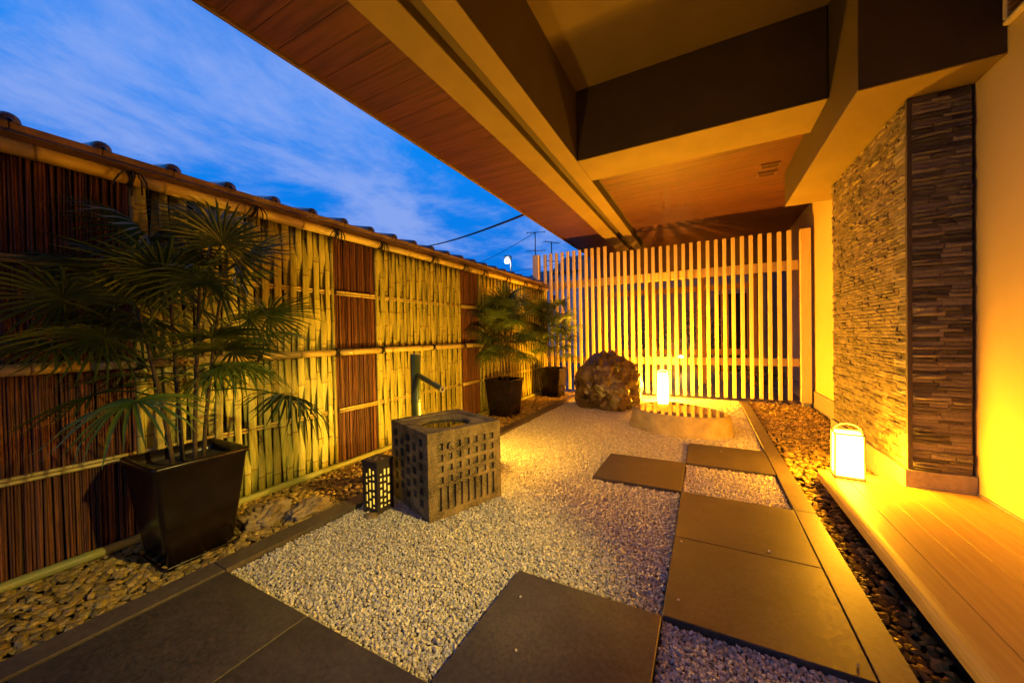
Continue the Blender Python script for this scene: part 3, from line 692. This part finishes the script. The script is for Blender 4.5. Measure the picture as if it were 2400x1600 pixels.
sp = thing('bamboo_spout', 'green bamboo post with a slanting spout pouring into the granite basin', 'spout', (-1.985, 2.13, -.03))
q = culm(.955, .038, .34, 16, seed=5); q.xf(Matrix.Rotation(R(90), 4, 'X')); o = q.build('post', m_green, sp, True)
mb = MB().tube([(0, 0, .953), (0, 0, .958)], .0375, 16); mb.build('cut_end', m_pipecut, sp)
a, b = Vector((0.02, -.005, .800)), Vector((.40, -.175, .728))
mb = MB(); dd = (b-a)
mb.tube([a+dd*t_ for t_ in (0, .3, .32, .34, .7, .72, .74, 1)], [.0185, .0185, .0205, .0185, .0185, .0205, .0185, .0185], 12, False); o = mb.build('pipe', m_green, sp, True)
mb = MB(); e1 = dd.normalized().cross(Vector((0, 0, 1))).normalized(); e2 = e1.cross(dd.normalized())
vs = []; 
for rr, back in ((.0187, 0), (.0125, 0), (.0125, -.05)):
    for i in range(14): t_ = 2*math.pi*i/14; vs.append(b+(e1*math.cos(t_)+e2*math.sin(t_))*rr+dd.normalized()*(back+.0005))
fs = [(j*14+i, j*14+(i+1) % 14, (j+1)*14+(i+1) % 14, (j+1)*14+i) for j in range(2) for i in range(14)]+[tuple(range(28, 42))]
mb.add(vs, fs); mb.build('pipe_mouth', m_pipecut, sp)

# ================================================================== SMALL CUT-OUT LAMP
sl = thing('cutout_lamp', 'small dark box lamp with glowing cut-out slots beside the granite basin', 'garden lamp', (-1.83, 1.607, -.022))
SW, SH = .128, .325
e_slot = emit('slot_glow', (1.0, 0.62, 0.07), 1.35)
def lamp_rects(seed):
    r_ = random.Random(seed); rs = []
    for c_i in range(3):
        v = .035; u = .024+c_i*.030
        while v < SH-.075:
            h = r_.choice((.012, .022, .022, .040, .045)); rs.append((u, u+.019, v, v+h)); v += h+.014
    return rs
lamp_rects_ = [lamp_rects(3)+[], lamp_rects(8)+[], lamp_rects(12), lamp_rects(14)]
for k in range(4):
    M = Matrix.Rotation(k*math.pi/2, 4, 'Z') @ frame((-SW/2, -SW/2, 0), (1, 0, 0), (0, 0, 1), (0, -1, 0))
    mb = MB(); recess_panel(mb, SW, SH-.016, lamp_rects_[k], .006, M, hole=True)
    b_ = MB(); recess_panel(b_, SW-.012, SH-.016, [(max(a-.006, 0), c_-.006, d_, e_) for a, c_, d_, e_ in lamp_rects_[k]], .0005, Matrix.Rotation(k*math.pi/2, 4, 'Z') @ frame((-SW/2+.006, -SW/2+.006, 0), (1, 0, 0), (0, 0, 1), (0, -1, 0)), hole=True)
    mb.add(b_.v, b_.f); mb.build('side_panel', m_lampblk, sl)
mb = MB(); mb.box(-SW/2-.004, SW/2+.004, -SW/2-.004, SW/2+.004, SH-.016, SH, .002)
mb.build('top', m_lampblk, sl)
for q in range(4): MB().box(-.04+q*.024, -.028+q*.024, -.035+(q % 2)*.03, -.02+(q % 2)*.03, SH+.0005, SH+.0015).build('top_slot', m_frame, sl)
MB().box(-SW/2+.016, SW/2-.016, -SW/2+.016, SW/2-.016, .02, SH-.03).build('diffuser', e_slot, sl)

# ================================================================== STONES
def stone_obj(name, label, loc, dims, seed, sub, amp, freq, material, shape=None, group=None):
    v, f = ico(sub); vs = []
    for p_ in v:
        q = Vector(p_); n_ = mnoise.fractal(q*freq+Vector((seed, seed*2, 0)), 0.85, 2.1, 7)
        rg = 1-abs(mnoise.noise(q*freq*2.2+Vector((seed*3, 1, 2))))*1.0
        cell = mnoise.cell(q*3.0+Vector((seed, 0, 0)))
        fine = mnoise.fractal(q*freq*6+Vector((seed, 0, 7)), 0.7, 2.2, 4)
        vd = mnoise.voronoi(q*freq*1.5+Vector((seed, 2, 1)))[0]; crk = min(vd[1]-vd[0], .25)/.25
        vd2 = mnoise.voronoi(q*freq*4.2+Vector((2, seed, 1)))[0]; crk2 = min(vd2[1]-vd2[0], .2)/.2
        r_ = 1+amp*(n_*.6+(rg-.7)*.40+fine*.10+(crk-.8)*.15-vd[0]*.22+(crk2-.8)*.05)
        q = q*r_
        if shape: q = shape(q)
        vs.append((q.x*dims[0], q.y*dims[1], q.z*dims[2]))
    mb = MB(); mb.add(vs, f.tolist()); o = mb.build(name, material, None, True); o.location = loc
    return tag(o, label, 'rock', group)
def boulder_shape(q):
    # narrow lumpy crown leaning to the right, broad flanks, flat foot
    z = q.z
    k = 1.0 if z < .1 else 1-.36*((z-.1)/.9)**1.5
    x = q.x*k+(.06 if z > .45 else 0)*(z-.45)/.5; y = q.y*k
    x = max(min(x, .90), -.97); y = max(min(y, .93), -.93)
    return Vector((x, y, max(z, -.72)))
stone_obj('boulder', 'big dark craggy wet boulder on the gravel in front of the cedar lattice', (-1.27, 5.42, .30), (.50, .42, .545), 4, 6, .30, 1.5, m_rock, boulder_shape)
stone_obj('garden_rock', 'craggy ochre rock in the pebble bed between the big planter and cut-out lamp', (-2.32, 1.20, .0), (.105, .13, .095), 9, 5, .55, 1.7, m_rockS)
stone_obj('garden_rock', 'flat brown stone wedged between the craggy ochre rock and the kerb', (-2.19, 1.38, -.005), (.085, .14, .07), 15, 5, .5, 1.9, m_rockS)
stone_obj('garden_rock', 'small ochre foot stone half under the cut-out lamp', (-1.79, 1.515, -.022), (.05, .035, .028), 21, 3, .3, 1.8, m_rockS)
# flat wet slab
oc = [(-.80, 4.42), (-.66, 4.24), (-.50, 4.13), (-.33, 4.085), (-.15, 4.07), (.05, 4.11), (.20, 4.20), (.25, 4.33), (.17, 4.50), (.02, 4.70), (-.18, 4.88), (-.40, 4.99), (-.57, 4.93), (-.70, 4.76), (-.79, 4.58)]
def smooth_poly(pts, it=3):
    for _ in range(it):
        q = []
        for i in range(len(pts)):
            a, b = pts[i], pts[(i+1) % len(pts)]; q += [(a[0]*.75+b[0]*.25, a[1]*.75+b[1]*.25), (a[0]*.25+b[0]*.75, a[1]*.25+b[1]*.75)]
        pts = q
    return pts
oc = smooth_poly(oc, 3); k = len(oc); cx_, cy_ = sum(p_[0] for p_ in oc)/k, sum(p_[1] for p_ in oc)/k
slab = thing('wet_slab', 'low flat stone slab with a wet mirror-like top in front of the lantern', 'stone slab')
rings = []; zz = [(-.06, 1.03), (.02, 1.02), (.07, 1.0), (.12, .995), (.165, .985), (.188, .965), (.196, .945)]
vs = []
for z, s_ in zz:
    for i, (x, y) in enumerate(oc):
        wob = 1+.035*mnoise.fractal(Vector((x*7, y*7, z*9)), 1, 2, 4) if z < .18 else 1
        vs.append((cx_+(x-cx_)*s_*wob, cy_+(y-cy_)*s_*wob, z))
fs = [(j*k+i, j*k+(i+1) % k, (j+1)*k+(i+1) % k, (j+1)*k+i) for j in range(len(zz)-1) for i in range(k)]
mb = MB(); mb.add(vs, fs); mb.build('rough_side', m_slabside, slab, True)
mb = MB(); mb.add([(cx_+(x-cx_)*.946, cy_+(y-cy_)*.946, .1962) for x, y in oc], [tuple(range(k))]); mb.build('wet_top', m_slab, slab)

# ================================================================== PLANTERS AND PALMS
def planter(label, x, y, w0, w1, h, z=-.02):
    t = thing('planter', label, 'planter', (x, y, z), 0, 'black glazed planters')
    def ring(w_, z_, r_=.02):
        a = w_/2; pts = []
        for sx, sy, a0 in ((1, -1, -90), (1, 1, 0), (-1, 1, 90), (-1, -1, 180)):
            for q in range(5): t_ = R(a0+q*22.5); pts.append((sx*(a-r_)+r_*math.cos(t_), sy*(a-r_)+r_*math.sin(t_), z_))
        return pts
    lv = [ring(w0, .012), ring(w0+(w1-w0)*.5, h*.5), ring(w1-.012, h-.030), ring(w1+.006, h-.022), ring(w1+.010, h-.008), ring(w1, h), ring(w1-.035, h-.002), ring(w1-.045, h-.06)]
    vs = sum(lv, []); n_ = 20
    fs = [(j*n_+i, j*n_+(i+1) % n_, (j+1)*n_+(i+1) % n_, (j+1)*n_+i) for j in range(len(lv)-1) for i in range(n_)]+[tuple(range(n_))[::-1]]
    mb = MB(); mb.add(vs, fs); mb.build('pot', m_pot, t, True)
    mb = MB(); s = w0+.05; lv = [ring(s-.02, -.01), ring(s, .012), ring(s, .020), ring(s-.02, .020), ring(s-.03, .008)]
    vs = sum(lv, []); fs = [(j*n_+i, j*n_+(i+1) % n_, (j+1)*n_+(i+1) % n_, (j+1)*n_+i) for j in range(len(lv)-1) for i in range(n_)]+[tuple(range(n_))[::-1], tuple(range(4*n_, 5*n_))]
    mb.add(vs, fs); mb.build('saucer', m_pot, t, True)
    mb = MB(); mb.add(ring(w1-.044, h-.055), [tuple(range(n_))]); mb.build('soil', m_soil, t)
    return t
planter('large black glazed square planter on the pebbles beside the first reed panel', -2.385, .865, .275, .392, .505)
planter('black glazed square planter on the pebbles behind the granite basin', -2.42, 4.30, .31, .40, .50)
planter('black glazed square planter in the corner by bamboo fence and cedar lattice', -2.40, 6.03, .31, .42, .50)
def fan_leaf(seed, droop):
    """petiole along +X then a fan of narrow pleated fingers; length of petiole .34, blade .34"""
    r_ = random.Random(seed); mb = MB(); pl = .34
    mb.tube([(0, 0, 0), (pl*.35, 0, .045), (pl*.7, 0, .062), (pl, 0, .055)], [.0052, .0045, .004, .0035], 5)
    hub = Vector((pl, 0, .055)); nf = r_.randint(24, 30); spread = R(r_.uniform(125, 150))
    for i in range(nf):
        a = -spread+2*spread*i/(nf-1)+r_.uniform(-.03, .03); ln = .33*(1-.30*(abs(a)/spread)**2)*r_.uniform(.88, 1.1); w_ = .0092*r_.uniform(.85, 1.15)
        d_ = Vector((math.cos(a), math.sin(a), 0)); s_ = Vector((-math.sin(a), math.cos(a), 0)); up = Vector((0, 0, 1)); tw = r_.uniform(-.3, .3)
        pts = []; sg = 6
        for j in range(sg+1):
            t_ = j/sg; r0 = t_*ln; dr = -droop*(t_**2.2)*ln*(1+.5*r_.random())+.05*math.sin(t_*3)*ln-.03*abs(math.sin(a))*t_
            wj = w_*(0.35+1.0*min(t_*3, 1)*.65)*(1-max(0, (t_-.55)/.45)**1.6)+.0006
            c_ = hub+d_*r0+up*dr; pts.append((c_-s_*wj*.8+up*(wj*.45*(1+tw)), c_, c_+s_*wj*.8+up*(wj*.45*(1-tw))))
        vs = [q for row in pts for q in row]
        fs = [(j*3+k_, j*3+k_+1, j*3+k_+4, j*3+k_+3) for j in range(sg) for k_ in (0, 1)]
        mb.add(vs, fs)
    return mb.mesh('leaf', m_palm, False)
leaf_me = [fan_leaf(s, d_) for s, d_ in enumerate((.06, .14, .26, .38, .20, .10, .5, .30))]
def palm(label, x, y, z, hgt, rad, nst, nlf, seed, skew=0.0):
    r_ = random.Random(seed); t = thing('fan_palm', label, 'palm', (x, y, z), 0, 'potted fan palms')
    for s in range(nst):
        a = 2*math.pi*s/nst+r_.uniform(-.4, .4); bx, by = .06*math.cos(a), .06*math.sin(a); lx, ly = r_.uniform(.03, .12)*math.cos(a), r_.uniform(.05, .16)*math.sin(a)
        hs = hgt*r_.uniform(.50, .80) if s else hgt*.78
        pts = [Vector((bx+lx*q**1.3*1.0, by+ly*q**1.3, -.05+(hs+.05)*q)) for q in (0, .25, .5, .75, 1)]
        mb = MB(); mb.tube(pts, [.0105, .0095, .009, .008, .007], 7); mb.build('stem', m_stem, t, True)
        k_ = nlf//nst
        for i in range(k_):
            q = .46+.54*(i+r_.random()*.6)/k_; j = min(int(q*4), 3); p_ = pts[j].lerp(pts[j+1], q*4-j)
            az = i*2.399+s*1.1+r_.uniform(-.3, .3); el = R(-10+68*(i/k_)+r_.uniform(-14, 14)) 
            sc = rad/.60*r_.uniform(.70, 1.0)*(1-.16*max(0, math.cos(az)))
            o = link('leaf', leaf_me[r_.randrange(len(leaf_me))], t, p_, None, (sc, sc, sc))
            o.rotation_euler = (r_.uniform(-.5, .5), -el, az)
    return t
palm('bushy fan palm with wide drooping fingered leaves in the large planter', -2.385, .865, .43, 1.26, .70, 4, 40, 5)
palm('fan palm growing in the planter behind the granite basin', -2.42, 4.30, .43, 1.22, .60, 4, 52, 8)
palm('fan palm growing in the corner planter against the cedar lattice', -2.40, 6.03, .43, 1.34, .60, 4, 50, 12)

# ================================================================== LAMPS OF THE PLACE
def spotfix(name, label, loc, target, energy, color, size, blend, rad=.03):
    t = thing(name, label, 'spotlight', loc); d_ = (Vector(target)-Vector(loc)).normalized()
    rot = d_.to_track_quat('-Z', 'Y')
    mb = MB(); mb.tube([(0, 0, .09), (0, 0, .085), (0, 0, .005)], [.02, .033, .036], 14, False)
    o = mb.build('housing', m_lampblk, t, True); o.rotation_mode = 'QUATERNION'; o.rotation_quaternion = rot
    ld = bpy.data.lights.new('spot_light', 'SPOT'); ld.energy = energy; ld.color = color; ld.spot_size = R(size); ld.spot_blend = blend; ld.shadow_soft_size = rad
    lo = bpy.data.objects.new('spot_light', ld); col.objects.link(lo); lo.parent = t; lo.rotation_mode = 'QUATERNION'; lo.rotation_quaternion = rot
    return t
t = spotfix('wall_spotlight', 'small dark spotlight on the plaster wall aimed at the basin', (1.36, 1.30, 1.75), (-2.0, 1.38, .05), 400, WARMW, 45, .85)
MB().tube([(0, 0, 0.02), (.049, 0, .02)], .012, 8).build('bracket', m_lampblk, t)
t = thing('garden_uplight', 'low garden uplight hidden behind the granite basin', 'garden lamp', (-1.60, 2.46, -.02))
mb = MB().tube([(0, 0, -.02), (0, 0, .20), (0, 0, .205), (0, 0, .26)], [.010, .010, .024, .030], 12); mb.build('housing', m_lampblk, t, True)
bv, bf = ico(2); mb = MB(); mb.add([(v[0]*.022, v[1]*.022, .272+v[2]*.018) for v in bv], bf.tolist()); mb.build('lens', emit('uplight_lens', (1, .50, .04), 9000.0), t, True)

# ================================================================== BEHIND THE LATTICE
ep = MB().box(-2.9, 1.33, 6.64, 12.0, -.088, -.02).build('entry_paving', m_paveb); tag(ep, kind='structure')
gate = thing('wooden_gate', 'red-brown wooden gate frame with thin bars behind the cedar lattice', 'gate', (0, 8.7, 0))
for x in (-2.2, -1.1, -.05, .86): MB().box(x-.05, x+.05, -.05, .05, -.05, 2.6, .004).build('gate_post', m_gatew, gate)
for z0, z1 in ((1.92, 2.04), (.58, .70)): MB().box(-2.3, .92, -.02, .045, z0, z1, .004).build('crossbar', m_gatew, gate)
for i in range(26):
    x = -2.12+i*.115
    MB().box(x-.011, x+.011, .048, .068, .05, 1.92).build('bar', m_gatew, gate)
bwall = thing('entrance_wall', 'pale lit entrance wall glimpsed far behind the gate bars', 'wall', (0, 11.2, 0))
MB().box(-3.4, 1.6, 0, .15, -.05, 3.4).build('wall_face', m_entry, bwall)
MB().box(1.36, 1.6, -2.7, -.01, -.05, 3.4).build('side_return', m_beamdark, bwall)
MB().box(.25, .95, -.02, -.002, 0, 2.05).build('door', m_glassd, bwall)
MB().tube([(1.0, -1.4, -.05), (1.0, -1.4, 2.8)], .05, 10).build('rain_pipe', m_metal, bwall, True)
def shrub(label, x, y, h, r0, n_, seed):
    t = thing('garden_shrub', label, 'shrub', (x, y, -.02), 0, 'shrubs by the entrance'); q = np.random.default_rng(seed)
    mb = MB()
    for s in range(6):
        a = q.uniform(0, 6.28); mb.tube([(0, 0, 0), (.3*r0*math.cos(a), .3*r0*math.sin(a), h*.45), (.7*r0*math.cos(a), .7*r0*math.sin(a), h*.85)], [.014, .009, .004], 5)
    mb.build('stems', m_bark, t)
    d_ = q.normal(size=(n_, 3)); d_ /= np.linalg.norm(d_, axis=1)[:, None]; rr = q.uniform(.25, 1, n_)**.5
    P_ = d_*rr[:, None]*np.array([r0, r0, h*.42])+np.array([0, 0, h*.60]); P_ += q.normal(0, .04, P_.shape)
    lv = np.array([(-1, 0, 0), (0, .42, .08), (1, 0, 0), (0, -.42, .08)], float); lf = np.array([(0, 1, 2), (0, 2, 3)])
    s_ = q.uniform(.028, .055, n_); rt = rand_rot(n_, .9)
    o = scatter_mesh('crown', [(lv, lf)], P_, np.stack([s_]*3, 1), rt, m_leaf, t); return t
shrub('loose leafy shrub behind the gate bars near the dark door', -.15, 9.9, 1.7, .55, 900, 1)
shrub('rounded leafy shrub behind the gate bars below the tall fence', -1.35, 9.8, 1.45, .6, 900, 2)
shrub('low leafy shrub by the lattice post and plaster wall', .85, 7.4, .55, .30, 350, 3)
t = thing('entrance_lamp', 'small lit post lamp beside the entrance wall behind the gate', 'garden lamp', (-.60, 10.7, -.02))
MB().tube([(0, 0, 0), (0, 0, .34)], .02, 8).build('post', m_lampblk, t, True)
bv, bf = ico(2); mb = MB(); mb.add([(v[0]*.07, v[1]*.07, .40+v[2]*.07) for v in bv], bf.tolist()); mb.build('globe', emit('entrance_globe', (1.0, .50, .10), 160.0), t, True)

# ================================================================== BEYOND THE FENCE
hs = thing('neighbour_house', 'pale sided neighbouring house with a gable seen through the lattice top', 'house', (-5.2, 17.0, 0))
MB().box(-1.2, 4.0, 0, 4, -.1, 4.2).build('wall', m_siding, hs)
for i in range(24): MB().box(-1.21, 4.0, -.03, -.001, .2+i*.165, .2+i*.165+.150).build('siding_board', m_siding, hs)
mb = MB(); mb.add([(-1.5, -.4, 4.1), (4.3, -.4, 4.1), (4.3, 2, 5.3), (-1.5, 2, 5.3), (-1.5, 4.4, 4.1), (4.3, 4.4, 4.1)], [(0, 1, 2, 3), (3, 2, 5, 4), (0, 3, 4), (1, 5, 2), (0, 4, 5, 1)]); mb.build('roof', m_roofd, hs)
w_ = MB().box(.4, 1.5, -.06, -.031, 2.2, 3.3).build('window', m_glassd, hs)
fr = thing('far_house', 'dark low roofed house silhouette beyond the end of the fence', 'house', (-13.5, 32, 0))
MB().box(-2.5, 5, 0, 6, -.1, 6.2).build('wall', m_siding, fr)
mb = MB(); mb.add([(-3.1, -.5, 6.2), (5.6, -.5, 6.2), (4.2, 3, 7.7), (-1.7, 3, 7.7), (-3.1, 6.5, 6.2), (5.6, 6.5, 6.2)], [(0, 1, 2, 3), (3, 2, 5, 4), (0, 3, 4), (1, 5, 2), (0, 4, 5, 1)]); mb.build('roof', m_roofd, fr)
for i in range(3): MB().box(-1.5+i*2.2, -.5+i*2.2, -.04, -.002, 3.6, 4.8).build('window', m_glassd, fr)
lampst = thing('street_lamp', 'lit white street lamp on a slim pole beyond the fence', 'street lamp', (-8.70, 16.0, 0))
MB().tube([(.10, .2, -.1), (.10, .2, 4.0), (.10, .2, 5.05)], [.06, .05, .04], 10).build('pole', m_metal, lampst, True)
MB().box(-.14, .16, -.1, .25, 4.98, 5.06, .02).build('head', m_metal, lampst)
bv, bf = ico(3); mb = MB(); mb.add([(v[0]*.13, v[1]*.13, 4.80+v[2]*.14) for v in bv], bf.tolist()); mb.build('lit_globe', emit('street_globe', (.86, .93, 1.0), 14.0), lampst, True)
def antenna(label, x, y, h, n_, seed):
    t = thing('roof_antenna', label, 'antenna', (x, y, 0), R(20+seed*35), 'roof antennas'); MB().tube([(0, 0, 0), (0, 0, h)], .025, 6).build('mast', m_cable, t)
    for k, z in enumerate((h-.02, h-.9)):
        MB().tube([(-.42, 0, z), (.48, 0, z)], .014, 5).build('boom', m_cable, t)
        for i in range(n_): MB().tube([(-.38+i*.82/(n_-1), -.18+.01*i, z), (-.38+i*.82/(n_-1), .18-.01*i, z)], .008, 4).build('element', m_cable, t)
antenna('taller roof antenna with two booms beyond the cedar lattice post', -7.17, 16.05, 6.02, 6, 0)
antenna('shorter roof antenna beside the taller one', -6.36, 16.1, 5.45, 7, 1)
def cable(name, label, a, b, sag, rad, n_=24):
    a, b = Vector(a), Vector(b); pts = [a.lerp(b, i/n_)-Vector((0, 0, sag*4*(i/n_)*(1-i/n_))) for i in range(n_+1)]
    o = MB().tube(pts, rad, 6).build(name, m_cable, None, True); return tag(o, label, 'cable')
cable('power_cable', 'thick black cable strung from the eave out over the fence', (-2.335, 4.885, 2.850), (-10.4, 11.5, 4.80), .10, .018)
cable('power_cable', 'thin line running from the tall antenna out over the fence', (-7.17, 16.05, 6.0), (-22, 26, 6.6), .45, .012)
cable('power_cable', 'thin sagging line passing the street lamp', (-5.5, 18.0, 4.9), (-17, 20.5, 5.5), .30, .010)
# bare twiggy tree top
tr = thing('bare_tree', 'bare twiggy treetop showing over the fence coping', 'tree', (-11.1, 13.4, 0))
mb = MB(); mb.tube([(0, 0, -.1), (.05, 0, 2), (0, .05, 4.0)], [.10, .08, .05], 8); mb.build('trunk', m_bark, tr, True)
mb = MB(); r_ = random.Random(3)
def twig(p_, d_, ln, rad, dep):
    q = p_+d_*ln; mid = p_.lerp(q, .5)+Vector((r_.uniform(-.05, .05), r_.uniform(-.05, .05), r_.uniform(-.03, .05)))*ln
    mb.tube([p_, mid, q], [rad, rad*.8, rad*.55], 4, False)
    if dep:
        for _ in range(3):
            nd = (d_+Vector((r_.uniform(-.8, .8), r_.uniform(-.8, .8), r_.uniform(-.3, .6)))).normalized(); twig(p_.lerp(q, r_.uniform(.5, 1)), nd, ln*r_.uniform(.55, .8), rad*.6, dep-1)
for _ in range(5): twig(Vector((0, .03, 3.7)), Vector((r_.uniform(-1, 1), r_.uniform(-1, 1), r_.uniform(.5, 1))).normalized(), .42, .022, 3)
mb.build('crown', m_bark, tr)
hb = MB(); n_ = 40
vs = []
for i in range(n_+1):
    a = R(100)+R(80)*i/n_; h = 16+7*mnoise.noise(Vector((i*.23, 1, 0)))+4*mnoise.noise(Vector((i*.7, 5, 0)))
    for rr, z in ((380, -1), (430, h), (520, h*.8)): vs.append((rr*math.cos(a), rr*math.sin(a), z))
hb.add(vs, [(i*3+k_, (i+1)*3+k_, (i+1)*3+k_+1, i*3+k_+1) for i in range(n_) for k_ in (0, 1)]); o = hb.build('hills', m_hill, None, True); tag(o, kind='structure')
fg = MB().box(-600, 600, -100, 700, -.6, -.35).build('terrain', m_hill); tag(fg, kind='structure')
